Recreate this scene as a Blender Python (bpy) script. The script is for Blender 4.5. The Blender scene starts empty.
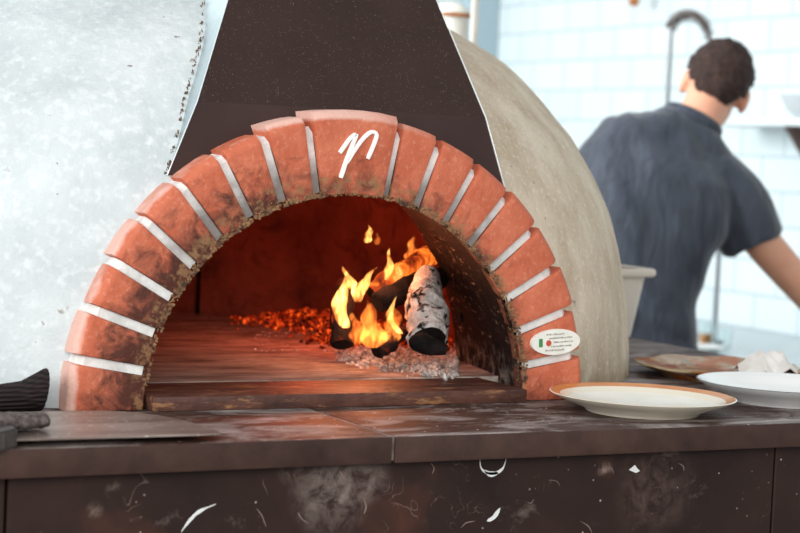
import bpy, bmesh, math, random
from mathutils import Vector, Matrix, noise
random.seed(7)
C = bpy.context.scene.collection
PI = math.pi
Z0 = 1.05                      # height of the stone worktop above the floor
V3 = Vector

# ------------------------------------------------------------------ camera
FPX = 1900.0
TH = math.radians(28); ROLL = math.atan(.045); PIT = math.atan(111*math.cos(ROLL)/FPX)
CAM = V3((-1.148, -2.317, .345 + Z0))
f0 = V3((math.sin(TH), math.cos(TH), 0)); r0 = V3((math.cos(TH), -math.sin(TH), 0)); u0 = V3((0, 0, 1))
FW = f0*math.cos(PIT) - u0*math.sin(PIT)
up1 = f0*math.sin(PIT) + u0*math.cos(PIT)
RT = r0*math.cos(ROLL) + up1*math.sin(ROLL)
UP = -r0*math.sin(ROLL) + up1*math.cos(ROLL)
def P(x, y, z):                # point seen at (x, y) of the 800x533 frame, at distance z along the view
    return CAM + (FW*FPX + RT*(x-400) - UP*(y-266.5))*(z/FPX)
def on_h(x, y, h):
    d = FW*FPX + RT*(x-400) - UP*(y-266.5)
    return CAM + d*((h + Z0 - CAM.z)/d.z)
def on_v(x, y, v):
    d = FW*FPX + RT*(x-400) - UP*(y-266.5)
    return CAM + d*((v - CAM.y)/d.y)

cd = bpy.data.cameras.new('camera'); cam = bpy.data.objects.new('camera', cd); C.objects.link(cam)
m3 = Matrix((RT, UP, -FW)).transposed()
cam.matrix_world = Matrix.Translation(CAM) @ m3.to_4x4()
cd.sensor_width = 36; cd.lens = FPX*36/800; cd.clip_start = .05; cd.clip_end = 60
cd.dof.use_dof = True; cd.dof.focus_distance = 2.62; cd.dof.aperture_fstop = 5.6
bpy.context.scene.camera = cam

# ------------------------------------------------------------------ materials
def srgb(r, g, b):
    def f(c):
        c /= 255
        return c/12.92 if c <= .04045 else ((c+.055)/1.055)**2.4
    return (f(r), f(g), f(b), 1)

class NT:
    def __init__(self, name):
        self.m = bpy.data.materials.new(name); self.m.use_nodes = True
        self.t = self.m.node_tree; self.b = self.t.nodes['Principled BSDF']; self.out = self.t.nodes['Material Output']
        self.tc = self.t.nodes.new('ShaderNodeTexCoord')
    def n(self, typ, **kw):
        x = self.t.nodes.new('ShaderNode'+typ)
        for k, v in kw.items(): setattr(x, k, v)
        return x
    def l(self, a, b): self.t.links.new(a, b)
    def coord(self, scale=(1, 1, 1), rot=(0, 0, 0), loc=(0, 0, 0)):
        mp = self.n('Mapping'); self.l(self.tc.outputs['Object'], mp.inputs[0])
        mp.inputs['Scale'].default_value = scale; mp.inputs['Rotation'].default_value = rot; mp.inputs['Location'].default_value = loc
        return mp.outputs[0]
    def noise(self, scale, detail=4, rough=.55, co=None, dist=0):
        x = self.n('TexNoise'); x.inputs['Scale'].default_value = scale; x.inputs['Detail'].default_value = detail
        x.inputs['Roughness'].default_value = rough; x.inputs['Distortion'].default_value = dist
        self.l(co or self.tc.outputs['Object'], x.inputs['Vector']); return x.outputs['Fac']
    def ramp(self, fac, a, b):
        x = self.n('MapRange'); x.inputs[1].default_value = a; x.inputs[2].default_value = b
        self.l(fac, x.inputs[0]); return x.outputs[0]
    def math(self, op, a, b=None):
        x = self.n('Math', operation=op)
        for i, v in enumerate((a, b)):
            if v is None: continue
            if isinstance(v, (int, float)): x.inputs[i].default_value = v
            else: self.l(v, x.inputs[i])
        return x.outputs[0]
    def mix(self, fac, a, b):
        x = self.n('MixRGB')
        if isinstance(fac, (int, float)): x.inputs[0].default_value = fac
        else: self.l(fac, x.inputs[0])
        for i, v in ((1, a), (2, b)):
            if isinstance(v, tuple): x.inputs[i].default_value = v
            else: self.l(v, x.inputs[i])
        return x.outputs[0]
    def bump(self, h, strength=.3, dist=.01):
        x = self.n('Bump'); x.inputs['Strength'].default_value = strength; x.inputs['Distance'].default_value = dist
        self.l(h, x.inputs['Height']); self.l(x.outputs[0], self.b.inputs['Normal'])
    def set(self, col=None, rough=.6, metal=0, spec=.5):
        if col is not None:
            if isinstance(col, tuple): self.b.inputs['Base Color'].default_value = col
            else: self.l(col, self.b.inputs['Base Color'])
        if isinstance(rough, (int, float)): self.b.inputs['Roughness'].default_value = rough
        else: self.l(rough, self.b.inputs['Roughness'])
        self.b.inputs['Metallic'].default_value = metal; self.b.inputs['Specular IOR Level'].default_value = spec
        return self
def simple(name, col, col2=None, scale=20, rough=.6, metal=0, bump=0, bscale=80, spec=.5):
    t = NT(name)
    c = col if col2 is None else t.mix(t.ramp(t.noise(scale), .35, .65), col, col2)
    t.set(c, rough, metal, spec)
    if bump: t.bump(t.noise(bscale, 5), bump, .004)
    return t.m

M = {}
# limewashed plaster of the dome: whitish with fine speckles and a few chips; beige towards the right flank
t = NT('plaster')
n1 = t.ramp(t.noise(9, 5, .6), .35, .7)
c = t.mix(n1, srgb(184, 190, 191), srgb(205, 209, 209))
c = t.mix(t.math('MULTIPLY', t.ramp(t.noise(70, 3), .5, .72), .5), c, srgb(224, 226, 226))
sep = t.n('SeparateXYZ'); t.l(t.tc.outputs['Object'], sep.inputs[0])
wx = t.math('ADD', t.ramp(sep.outputs[0], .08, .34), t.math('MULTIPLY', t.math('SUBTRACT', t.noise(6, 5), .5), .9))
beige = t.mix(t.ramp(t.noise(14, 6, .65, t.coord((1, 1, .45))), .35, .65), srgb(182, 162, 138), srgb(212, 197, 176))
beige = t.mix(t.math('MULTIPLY', t.ramp(t.noise(150, 3), .56, .68), .4), beige, srgb(232, 226, 214))
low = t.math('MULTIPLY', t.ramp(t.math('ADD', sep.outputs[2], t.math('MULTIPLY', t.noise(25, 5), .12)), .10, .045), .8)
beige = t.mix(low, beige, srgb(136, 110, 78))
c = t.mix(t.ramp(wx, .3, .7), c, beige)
chip = t.math('MULTIPLY', t.ramp(t.noise(75, 2, .4), .70, .74), t.ramp(t.noise(9, 2), .5, .6))
c = t.mix(t.math('MULTIPLY', chip, .8), c, srgb(120, 104, 92))
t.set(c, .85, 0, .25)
t.bump(t.math('ADD', t.noise(60, 6, .65), t.math('MULTIPLY', t.noise(8, 3), 1.5)), .32, .010)
M['plaster'] = t.m

def brick_mat(name, colA, colB, leftsoot):
    t = NT(name)
    sep = t.n('SeparateXYZ'); t.l(t.tc.outputs['Object'], sep.inputs[0])
    rad = t.math('SQRT', t.math('ADD', t.math('POWER', sep.outputs[0], 2.0), t.math('POWER', t.math('SUBTRACT', sep.outputs[2], .015), 2.0)))
    c = t.mix(t.ramp(t.noise(22, 5, .6), .35, .68), colA, colB)
    c = t.mix(t.math('MULTIPLY', t.ramp(t.noise(150, 2), .55, .75), .35), c, srgb(226, 160, 135))
    nn = t.noise(26, 7, .68, dist=.6)
    s = t.math('ADD', t.ramp(rad, .372, .288), t.math('MULTIPLY', t.math('SUBTRACT', nn, .5), 2.3))
    lf = t.ramp(sep.outputs[0], -.02, -.30)
    s = t.math('ADD', s, t.math('MULTIPLY', lf, leftsoot))
    s = t.math('ADD', s, t.math('MULTIPLY', t.math('MULTIPLY', t.ramp(sep.outputs[1], .003, .012), t.ramp(rad, .365, .345)), 2.0))
    c = t.mix(t.math('MULTIPLY', t.ramp(s, .72, 1.3), .9), c, srgb(56, 32, 28))
    g = t.math('MULTIPLY', t.ramp(rad, .306, .296), t.ramp(t.noise(70, 5, .7), .47, .58))
    c = t.mix(t.math('MULTIPLY', g, .8), c, srgb(150, 112, 78))
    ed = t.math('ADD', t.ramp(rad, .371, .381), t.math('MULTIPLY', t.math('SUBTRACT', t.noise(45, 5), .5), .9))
    c = t.mix(t.math('MULTIPLY', t.math('MULTIPLY', t.ramp(ed, .3, .8), t.ramp(sep.outputs[0], .14, .0)), .8), c, srgb(226, 186, 172))  # dusty outer rim on the left, strong side light painted in pale pink
    t.set(c, .72, 0, .3)
    t.bump(t.math('ADD', t.noise(130, 5, .65), t.math('MULTIPLY', t.noise(20, 3), 1.4)), .4, .006)
    return t.m
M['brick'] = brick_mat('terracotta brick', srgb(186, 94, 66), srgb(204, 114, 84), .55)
t = NT('white mortar')
sep = t.n('SeparateXYZ'); t.l(t.tc.outputs['Object'], sep.inputs[0])
rad = t.math('SQRT', t.math('ADD', t.math('POWER', sep.outputs[0], 2.0), t.math('POWER', sep.outputs[2], 2.0)))
c = t.mix(t.ramp(t.noise(40, 5), .35, .7), srgb(236, 235, 232), srgb(206, 203, 199))
so = t.math('MULTIPLY', t.math('ADD', t.ramp(rad, .375, .305), t.math('MULTIPLY', t.math('SUBTRACT', t.noise(30, 5), .5), 1.2)), t.ramp(sep.outputs[2], .14, .24))
c = t.mix(t.math('MULTIPLY', t.ramp(so, .3, .9), .75), c, srgb(92, 76, 70))
t.set(c, .85, 0, .2); t.bump(t.noise(120, 5), .4, .004); M['mortar'] = t.m

t = NT('dark speckled hood')
sp = t.n('TexVoronoi', feature='F1'); sp.inputs['Scale'].default_value = 420; t.l(t.tc.outputs['Object'], sp.inputs['Vector'])
spk = t.math('MULTIPLY', t.ramp(sp.outputs['Distance'], .2, .1), t.ramp(t.noise(160, 1), .5, .62))
c = t.mix(t.ramp(t.noise(5, 3), .3, .7), srgb(48, 33, 29), srgb(57, 40, 36))
c = t.mix(t.math('MULTIPLY', spk, .8), c, srgb(178, 160, 148))
t.set(c, .7, 0, .2); t.bump(t.noise(350, 3), .25, .003); M['hood'] = t.m
M['hood_band'] = simple('dark hood band', srgb(53, 37, 34), srgb(60, 43, 40), 8, .55, spec=.25)
M['galv'] = simple('pale galvanised steel', srgb(168, 182, 186), srgb(186, 198, 200), 8, .45, .6)
M['galv_edge'] = simple('bright steel edge', srgb(220, 226, 228), None, 8, .4, .3)

t = NT('firebrick')
c = t.mix(t.ramp(t.noise(9, 6, .65), .3, .7), srgb(104, 58, 44), srgb(150, 84, 64))
c = t.mix(t.math('MULTIPLY', t.ramp(t.noise(16, 6, .7, dist=.5), .52, .68), .75), c, srgb(58, 34, 30))
t.set(c, .85, 0, .2); t.bump(t.noise(60, 6), .4, .008); M['firebrick'] = t.m

t = NT('sooty throat')
nz = t.noise(60, 7, .75, t.coord((1.6, .5, 1.6)))
c = t.mix(t.ramp(nz, .5, .6), srgb(12, 9, 8), srgb(26, 19, 17))
gold = t.math('MULTIPLY', t.ramp(t.noise(120, 5, .75, t.coord((1, .35, 1))), .57, .66), t.ramp(t.noise(12, 3), .46, .56))
c = t.mix(gold, c, srgb(176, 150, 118))
sep = t.n('SeparateXYZ'); t.l(t.tc.outputs['Object'], sep.inputs[0])
ashy = t.math('MULTIPLY', t.ramp(t.math('ADD', sep.outputs[2], t.math('MULTIPLY', t.noise(40, 5), .11)), .12, .05), t.ramp(t.noise(50, 5), .42, .6))
c = t.mix(t.math('MULTIPLY', ashy, .8), c, srgb(188, 176, 162))
t.set(c, .8, 0, .2); t.bump(t.noise(90, 7, .75, t.coord((1.4, .4, 1.4))), 1, .016); M['throat'] = t.m

t = NT('oven floor stone')
c = t.mix(t.ramp(t.noise(10, 6, .65, t.coord((1, 3, 1))), .3, .7), srgb(116, 97, 87), srgb(166, 146, 136))
sep = t.n('SeparateXYZ'); t.l(t.tc.outputs['Object'], sep.inputs[0])
fl = t.math('MULTIPLY', t.ramp(t.noise(26, 7, .72, t.coord((1, 2.5, 1))), .44, .60), t.ramp(sep.outputs[0], -.12, .20))
c = t.mix(t.math('MULTIPLY', fl, .8), c, srgb(205, 192, 180))
c = t.mix(t.math('MULTIPLY', t.ramp(t.noise(7, 5, .6, t.coord((1, 3, 1), loc=(3, 1, 0))), .5, .7), .7), c, srgb(70, 44, 38))
t.set(c, .85, 0, .12); t.bump(t.noise(50, 6), .3, .005); M['oven_floor'] = t.m

t = NT('scorched hearth stone')
c = t.mix(t.ramp(t.noise(14, 6, .65, t.coord((1, 3, 3))), .35, .7), srgb(60, 38, 33), srgb(104, 66, 54))
gg = t.ramp(t.noise(30, 6, .7, t.coord((.5, 2, 2.2), loc=(.7, 0, 0))), .55, .66)
c = t.mix(t.math('MULTIPLY', gg, .75), c, srgb(176, 124, 82))
t.set(c, .5, 0, .35); t.bump(t.noise(70, 6), .4, .006); M['hearth'] = t.m

t = NT('dark stone worktop')
c = t.mix(t.ramp(t.noise(14, 6, .65, t.coord((1, 1.6, 1))), .3, .7), srgb(50, 33, 28), srgb(76, 54, 47))
fl = t.ramp(t.noise(8, 8, .72, t.coord((.8, 1.8, 1)), .8), .46, .64)
gm = t.n('NewGeometry'); sn = t.n('SeparateXYZ'); t.l(gm.outputs['Normal'], sn.inputs[0]); upf = t.ramp(sn.outputs[2], .5, .9)
c = t.mix(t.math('MULTIPLY', t.math('MULTIPLY', fl, .55), upf), c, srgb(196, 188, 184))
vor = t.n('TexVoronoi'); vor.inputs['Scale'].default_value = 90; t.l(t.tc.outputs['Object'], vor.inputs['Vector'])
cr = t.math('MULTIPLY', t.math('MULTIPLY', t.ramp(vor.outputs['Distance'], .16, .1), t.ramp(t.noise(40, 2), .55, .6)), upf)
c = t.mix(t.math('MULTIPLY', cr, .8), c, srgb(225, 215, 208))
rg_ = t.n('MapRange'); t.l(t.noise(12, 5), rg_.inputs[0]); rg_.inputs[3].default_value = .42; rg_.inputs[4].default_value = .66
t.set(c, rg_.outputs[0], 0, .24); t.bump(t.noise(90, 5), .15, .004); M['worktop'] = t.m
M['seam'] = simple('worn slab joint', srgb(150, 136, 128), srgb(100, 84, 78), 60, .8)

t = NT('dark facing panel')
c = t.mix(t.ramp(t.noise(4, 6, .65), .3, .7), srgb(34, 22, 19), srgb(56, 37, 32))
c = t.mix(t.math('MULTIPLY', t.ramp(t.noise(5, 4, .6, t.coord(loc=(5, 2, 1))), .55, .75), .7), c, srgb(98, 56, 42))
c = t.mix(t.math('MULTIPLY', t.ramp(t.noise(10, 7, .75, t.coord(loc=(1, 7, 4)), .4), .60, .76), .5), c, srgb(150, 130, 122))
w = t.noise(19, 2, .5, dist=1.2)
vein = t.math('MULTIPLY', t.ramp(t.math('ABSOLUTE', t.math('SUBTRACT', w, .5)), .004, .001), t.ramp(t.noise(12, 3, .5, t.coord(loc=(9, 3, 3))), .60, .66))
c = t.mix(t.math('MULTIPLY', vein, .5), c, srgb(170, 140, 128))
vor = t.n('TexVoronoi'); vor.inputs['Scale'].default_value = 75; t.l(t.tc.outputs['Object'], vor.inputs['Vector'])
cr = t.math('MULTIPLY', t.ramp(vor.outputs['Distance'], .13, .08), t.ramp(t.noise(25, 2), .56, .62))
c = t.mix(t.math('MULTIPLY', cr, .7), c, srgb(200, 186, 178))
for (px, py, r_, f_, col) in ((332, 492, .062, .62, srgb(150, 134, 126)), (370, 478, .035, .4, srgb(150, 134, 126)), (655, 490, .075, .35, srgb(122, 98, 90)), (605, 470, .014, .8, srgb(150, 128, 118)), (95, 510, .012, .6, srgb(150, 128, 118)), (290, 470, .02, .5, srgb(140, 120, 112))):
    q = on_v(px, py, -.25) - V3((0, .6, 0))
    vm = t.n('VectorMath', operation='DISTANCE'); t.l(t.tc.outputs['Object'], vm.inputs[0]); vm.inputs[1].default_value = (q.x, q.y-.0, q.z)
    sm = t.math('MULTIPLY', t.math('MULTIPLY', t.ramp(vm.outputs['Value'], r_, r_*.25), t.ramp(t.noise(34, 7, .72, dist=.6), .40, .62)), f_)
    c = t.mix(sm, c, col)
t.set(c, .6, 0, .22); M['panel'] = t.m
M['faint'] = simple('faint scratch', srgb(128, 106, 98), None, rough=.8)
M['scuff'] = simple('white scuff', srgb(225, 225, 222), None, rough=.8)

t = NT('white wall tile')
bk = t.n('TexBrick', offset=.5); bk.inputs['Scale'].default_value = 1
bk.inputs['Color1'].default_value = srgb(226, 233, 234); bk.inputs['Color2'].default_value = srgb(218, 227, 229)
bk.inputs['Mortar'].default_value = srgb(168, 184, 190)
bk.inputs['Mortar Size'].default_value = .004; bk.inputs['Mortar Smooth'].default_value = .3
bk.inputs['Brick Width'].default_value = .25; bk.inputs['Row Height'].default_value = .1275
cx = t.n('CombineXYZ'); sep = t.n('SeparateXYZ'); t.l(t.tc.outputs['Object'], sep.inputs[0])
t.l(sep.outputs[1], cx.inputs[0]); t.l(sep.outputs[2], cx.inputs[1]); t.l(cx.outputs[0], bk.inputs['Vector'])
t.set(bk.outputs['Color'], .25, 0, .5); t.bump(bk.outputs['Fac'], -.4, .004); M['tile'] = t.m
M['white_paint'] = simple('white paint', srgb(232, 236, 236), srgb(222, 228, 229), 4, .6)
M['floor'] = simple('grey floor tile', srgb(120, 112, 106), srgb(98, 92, 88), 6, .5)
M['steel'] = simple('brushed steel', srgb(196, 204, 206), srgb(214, 220, 222), 12, .38, .55)
M['chrome'] = simple('dull chrome', srgb(120, 122, 124), None, rough=.3, metal=.8)
M['brown_metal'] = simple('brown bracket', srgb(74, 54, 46), None, rough=.55)
M['bronze'] = simple('dark bronze spring', srgb(92, 72, 62), None, rough=.4, metal=.6)
M['cream'] = simple('cream enamel', srgb(222, 214, 200), srgb(204, 200, 190), 14, .5)
M['rust'] = simple('rusty collar', srgb(176, 116, 72), srgb(140, 88, 56), 30, .7)
M['wood_knob'] = simple('orange wood', srgb(190, 120, 66), srgb(160, 96, 50), 40, .5)
M['ceramic'] = simple('white ceramic', srgb(236, 236, 234), None, rough=.22)
M['grey_ceramic'] = simple('grey white ceramic', srgb(206, 210, 212), None, rough=.3)
M['cream_ceramic'] = simple('cream ceramic', srgb(232, 222, 202), None, rough=.25)
M['plate_well'] = simple('pale plate well', srgb(236, 234, 226), srgb(226, 222, 208), 12, .3)
M['dark_line'] = simple('dark plate edge', srgb(64, 56, 54), None, rough=.3)
t = NT('orange glaze'); t.set(t.mix(t.ramp(t.noise(16, 4), .3, .7), srgb(196, 116, 54), srgb(214, 148, 88)), .25); M['orange_glaze'] = t.m
t = NT('mottled painted glaze')
c = t.mix(t.ramp(t.noise(16, 4, .6), .4, .6), srgb(150, 104, 58), srgb(200, 178, 144))
c = t.mix(t.ramp(t.noise(11, 3, .6, t.coord(loc=(2, 2, 0))), .48, .56), c, srgb(170, 90, 26))
c = t.mix(t.ramp(t.noise(15, 3, .6, t.coord(loc=(5, 1, 0))), .60, .66), c, srgb(128, 40, 34))
c = t.mix(t.ramp(t.noise(15, 3, .6, t.coord(loc=(8, 4, 0))), .62, .68), c, srgb(104, 110, 64))
t.set(c, .2); M['mottled'] = t.m
M['tub'] = simple('beige plastic', srgb(206, 194, 180), srgb(212, 202, 190), 6, .45)
M['napkin'] = simple('white cloth', srgb(232, 228, 224), srgb(220, 214, 208), 30, .9, bump=.2, bscale=300)
t = NT('worn peel steel')
c = t.mix(t.ramp(t.noise(9, 6, .65, t.coord((.5, 2, 1))), .35, .7), srgb(120, 102, 94), srgb(176, 160, 150))
c = t.mix(t.math('MULTIPLY', t.ramp(t.noise(90, 3), .62, .7), .7), c, srgb(220, 212, 204))
t.set(c, .38, .55); M['peel'] = t.m
M['dark_handle'] = simple('dark handle', srgb(58, 50, 48), srgb(72, 62, 58), 40, .6)
t = NT('black ribbed knit')
wv = t.n('TexWave'); wv.bands_direction = 'X'; wv.inputs['Scale'].default_value = 55; wv.inputs['Distortion'].default_value = 2.2; wv.inputs['Detail'].default_value = 2
t.l(t.coord(rot=(0, PI/2, 0)), wv.inputs['Vector'])
c = t.mix(wv.outputs['Fac'], srgb(24, 20, 20), srgb(48, 38, 37)); t.set(c, .9, 0, .15); t.bump(wv.outputs['Fac'], .5, .003); M['knit'] = t.m
t = NT('grey fuzzy knit')
c = t.mix(t.ramp(t.noise(120, 5, .7), .35, .65), srgb(66, 58, 56), srgb(128, 116, 112)); t.set(c, .95, 0, .1); t.bump(t.noise(150, 5, .7), 1, .006); M['fuzzy'] = t.m
M['gold_crust'] = simple('golden burnt crust', srgb(150, 112, 74), srgb(72, 48, 36), 90, .8, bump=.5)

t = NT('navy cotton')
fold = t.noise(9, 4, .55, t.coord((2.6, 2.6, .7), rot=(0, .35, .5)), .5)
t.set(t.mix(t.ramp(fold, .3, .7), srgb(42, 46, 55), srgb(55, 60, 71)), .75, 0, .3); t.b.inputs['Sheen Weight'].default_value = .25; t.bump(fold, .5, .03); M['shirt'] = t.m
M['skin'] = simple('skin', srgb(214, 158, 130), srgb(206, 146, 118), 14, .55, bump=.1, bscale=150)
t = NT('dark brown hair')
t.set(t.mix(t.ramp(t.noise(90, 4, .7), .4, .65), srgb(38, 25, 22), srgb(74, 50, 42)), .65, 0, .3); t.bump(t.noise(150, 5, .7), .9, .008); M['hair'] = t.m
M['trousers'] = simple('dark trousers', srgb(48, 48, 54), srgb(56, 56, 62), 20, .85)
M['shoe'] = simple('black shoe', srgb(26, 25, 26), None, rough=.5)
M['eye_white'] = simple('eye white', srgb(235, 232, 228), None, rough=.2)
M['eye_dark'] = simple('dark iris', srgb(50, 34, 26), None, rough=.2)
t = NT('clear glass'); t.set((.95, 1, 1, 1), .03); t.b.inputs['Transmission Weight'].default_value = 1; t.b.inputs['IOR'].default_value = 1.3; M['glass'] = t.m
M['amber'] = simple('amber liquid', srgb(190, 120, 50), None, rough=.2)
M['badge'] = simple('white enamel badge', srgb(232, 230, 222), srgb(222, 218, 208), 60, .35)
M['green'] = simple('green paint', srgb(60, 130, 70), None, rough=.5)
M['red'] = simple('red paint', srgb(190, 70, 50), None, rough=.5)
M['grey_ink'] = simple('grey ink', srgb(150, 146, 138), None, rough=.6)
M['white_letter'] = simple('white paint stroke', srgb(244, 240, 236), None, rough=.6)

# burning things
def emis(name, stops, strength, scale, base, lo=.45, hi=.62, rough=.9, dist=.5, co=(1, 1, 1)):
    """charred surface whose cracks and hot patches glow"""
    t = NT(name)
    nz = t.noise(scale, 6, .65, t.coord(co), dist)
    f = t.ramp(nz, lo, hi)
    r = t.n('ValToRGB'); t.l(f, r.inputs[0])
    cr = r.color_ramp
    while len(cr.elements) < len(stops): cr.elements.new(.5)
    for e, (p, c) in zip(cr.elements, stops): e.position = p; e.color = c
    t.set(base if isinstance(base, tuple) else base, rough, 0, .2)
    t.l(r.outputs[0], t.b.inputs['Emission Color']); t.b.inputs['Emission Strength'].default_value = strength
    t.bump(t.noise(scale*3, 5, .7), .8, .01)
    return t
K = (0, 0, 0, 1)
M['ember'] = emis('glowing embers', [(0, K), (.35, (.25, .012, .002, 1)), (.7, (.9, .09, .008, 1)), (1, (1, .32, .05, 1))], 1.15, 75, srgb(44, 28, 25), .45, .74).m
M['log_hot'] = emis('glowing log bark', [(0, K), (.3, (.3, .03, .004, 1)), (.7, (.95, .2, .02, 1)), (1, (1, .5, .12, 1))], 1.1, 34, srgb(60, 36, 26), .34, .68, co=(1, 1, .5)).m
M['log_warm'] = emis('smouldering log bark', [(0, K), (.5, (.16, .01, .002, 1)), (1, (.9, .12, .01, 1))], .9, 30, srgb(38, 27, 25), .5, .72).m
t = NT('charcoal'); t.set(t.mix(t.ramp(t.noise(30, 5), .4, .7), srgb(15, 11, 11), srgb(40, 31, 29)), .9, 0, .15); t.bump(t.noise(60, 6, .7), .9, .012); M['char'] = t.m
t = NT('ash coated bark')
vor = t.n('TexVoronoi', feature='DISTANCE_TO_EDGE'); vor.inputs['Scale'].default_value = 42; wrp = t.n('VectorMath', operation='ADD'); nv = t.n('TexNoise'); nv.inputs['Scale'].default_value = 28; nv.inputs['Detail'].default_value = 4; t.l(t.tc.outputs['Object'], nv.inputs['Vector'])
sc_ = t.n('VectorMath', operation='SCALE'); t.l(nv.outputs['Color'], sc_.inputs[0]); sc_.inputs['Scale'].default_value = .055; t.l(t.coord((1.0, 1.0, 1.3)), wrp.inputs[0]); t.l(sc_.outputs[0], wrp.inputs[1]); t.l(wrp.outputs[0], vor.inputs['Vector'])
cr = t.math('MULTIPLY', t.ramp(vor.outputs['Distance'], .17, .04), t.ramp(t.noise(24, 4, .6), .53, .60))
c = t.mix(t.ramp(t.noise(50, 5, .7), .3, .7), srgb(150, 138, 132), srgb(222, 214, 208)); c = t.mix(cr, c, srgb(30, 22, 22))
t.set(c, .95, 0, .1); t.bump(t.math('SUBTRACT', t.noise(60, 5), cr), .9, .01); M['ash_bark'] = t.m
M['ash'] = simple('grey white ash', srgb(226, 220, 214), srgb(130, 116, 110), 60, .95, bump=.5, bscale=200, spec=.1)
def flame_mat(name, core, edge, strength):
    # burning gas: a glowing volume inside the flame's own shape
    t = NT(name); t.t.nodes.remove(t.b)
    nz = t.noise(1, 4, .6, t.coord((95, 95, 30)), .5)
    f = t.ramp(nz, .32, .66)
    em = t.n('Emission'); t.l(t.mix(f, edge, core), em.inputs[0])
    t.l(t.math('MULTIPLY', t.math('POWER', f, 1.3), strength), em.inputs[1])
    t.l(em.outputs[0], t.out.inputs['Volume']); return t.m
M['flame'] = flame_mat('bright flame', (1, .50, .13, 1), (1, .20, .02, 1), 420)
M['flame_red'] = flame_mat('orange flame', (1, .32, .05, 1), (1, .10, .01, 1), 130)

# ------------------------------------------------------------------ object helpers
def finish(bm):
    bmesh.ops.remove_doubles(bm, verts=bm.verts, dist=1e-6)
    bmesh.ops.recalc_face_normals(bm, faces=bm.faces)
def obj(name, bm, mats, parent=None, smooth=True, angle=40, recalc=True):
    """link a bmesh (authored in scene coordinates) as ONE mesh object; top-level ones get their origin at their base"""
    if recalc: finish(bm)
    me = bpy.data.meshes.new(name); bm.to_mesh(me); bm.free()
    for m in (mats if isinstance(mats, (list, tuple)) else [mats]): me.materials.append(m)
    o = bpy.data.objects.new(name, me); C.objects.link(o)
    if parent is not None:
        w = Matrix.Translation(parent.location); q = parent.parent
        while q is not None: w = Matrix.Translation(q.location) @ w; q = q.parent
        me.transform(w.inverted()); o.parent = parent
    else:
        xs = [v.co for v in me.vertices]
        lo = V3(min(v[i] for v in xs) for i in range(3)); hi = V3(max(v[i] for v in xs) for i in range(3))
        b = V3(((lo.x+hi.x)/2, (lo.y+hi.y)/2, lo.z)); me.transform(Matrix.Translation(-b)); o.location = b
    if smooth:
        for p in me.polygons: p.use_smooth = True
        me.set_sharp_from_angle(angle=math.radians(angle))
    return o
def tag(o, label, cat, group=None, kind=None):
    o['label'] = label; o['category'] = cat
    if group: o['group'] = group
    if kind: o['kind'] = kind
    return o
def thing(name, loc, label, cat, group=None):
    o = bpy.data.objects.new(name, None); C.objects.link(o); o.location = loc; o.empty_display_size = .05
    return tag(o, label, cat, group)
def struct(name, bm, mats, smooth=False):
    o = obj(name, bm, mats, None, smooth); o['kind'] = 'structure'; return o

def box(bm, lo, hi, bevel=0, seg=2, mi=0, rot=None):
    lo = V3(lo); hi = V3(hi); c = (lo+hi)/2; s = hi-lo
    mt = Matrix.Translation(c) @ (rot.to_4x4() if rot else Matrix()) @ Matrix.Diagonal((s.x, s.y, s.z, 1))
    r = bmesh.ops.create_cube(bm, size=1, matrix=mt); vs = r['verts']
    fs = set(f for v in vs for f in v.link_faces)
    for f in fs: f.material_index = mi
    if bevel:
        es = list(set(e for v in vs for e in v.link_edges))
        bmesh.ops.bevel(bm, geom=es, offset=bevel, segments=seg, affect='EDGES', profile=.6)
def loft(bm, rings, cap=True, mi=0, close=False):
    vr = [[bm.verts.new(p) for p in r] for r in rings]
    n = len(vr[0]); k = len(vr)
    for i in range(k if close else k-1):
        a, b = vr[i], vr[(i+1) % k]
        for j in range(n):
            f = bm.faces.new((a[j], a[(j+1) % n], b[(j+1) % n], b[j])); f.material_index = mi
    if cap and not close:
        for r in (vr[0], vr[-1]):
            f = bm.faces.new(r); f.material_index = mi
    return vr
def frame(d, ref=None):
    d = d.normalized(); ref = ref or (V3((0, 0, 1)) if abs(d.z) < .9 else V3((1, 0, 0)))
    a = ref.cross(d).normalized(); return a, d.cross(a).normalized()
def tube(bm, pts, rad, n=12, mi=0, cap=True, wob=None):
    pts = [V3(p) for p in pts]; rings = []; a = None
    for i, p in enumerate(pts):
        d = (pts[min(i+1, len(pts)-1)] - pts[max(i-1, 0)]).normalized()
        if a is None: a, b = frame(d)
        else:
            a = (a - d*a.dot(d)).normalized(); b = d.cross(a)
        r = rad[i] if isinstance(rad, (list, tuple)) else rad
        rx, ry = r if isinstance(r, tuple) else (r, r)
        ring = []
        for j in range(n):
            t_ = 2*PI*j/n; q = a*math.cos(t_)*rx + b*math.sin(t_)*ry
            if wob: q = q*(1 + wob*noise.noise((p+q)*30) + wob*.6*noise.noise((p+q)*75))
            ring.append(p+q)
        rings.append(ring)
    loft(bm, rings, cap, mi)
_t = bmesh.new(); bmesh.ops.create_icosphere(_t, subdivisions=1, radius=1); _t.verts.ensure_lookup_table()
ICO_V = [v.co.copy() for v in _t.verts]; ICO_F = [[v.index for v in f.verts] for f in _t.faces]; _t.free()
def ico(bm, m):
    vs = [bm.verts.new(m @ v) for v in ICO_V]
    for f in ICO_F: bm.faces.new([vs[i] for i in f])
def spline(pts, n):
    pts = [V3(p) for p in pts]; out = []; k = len(pts)-1
    for i in range(n+1):
        x = i/n*k; j = min(int(x), k-1); t_ = x-j
        p0, p1, p2, p3 = pts[max(j-1, 0)], pts[j], pts[j+1], pts[min(j+2, k)]
        out.append(.5*((2*p1) + (p2-p0)*t_ + (2*p0-5*p1+4*p2-p3)*t_*t_ + (3*p1-p0-3*p2+p3)*t_**3))
    return out
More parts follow.
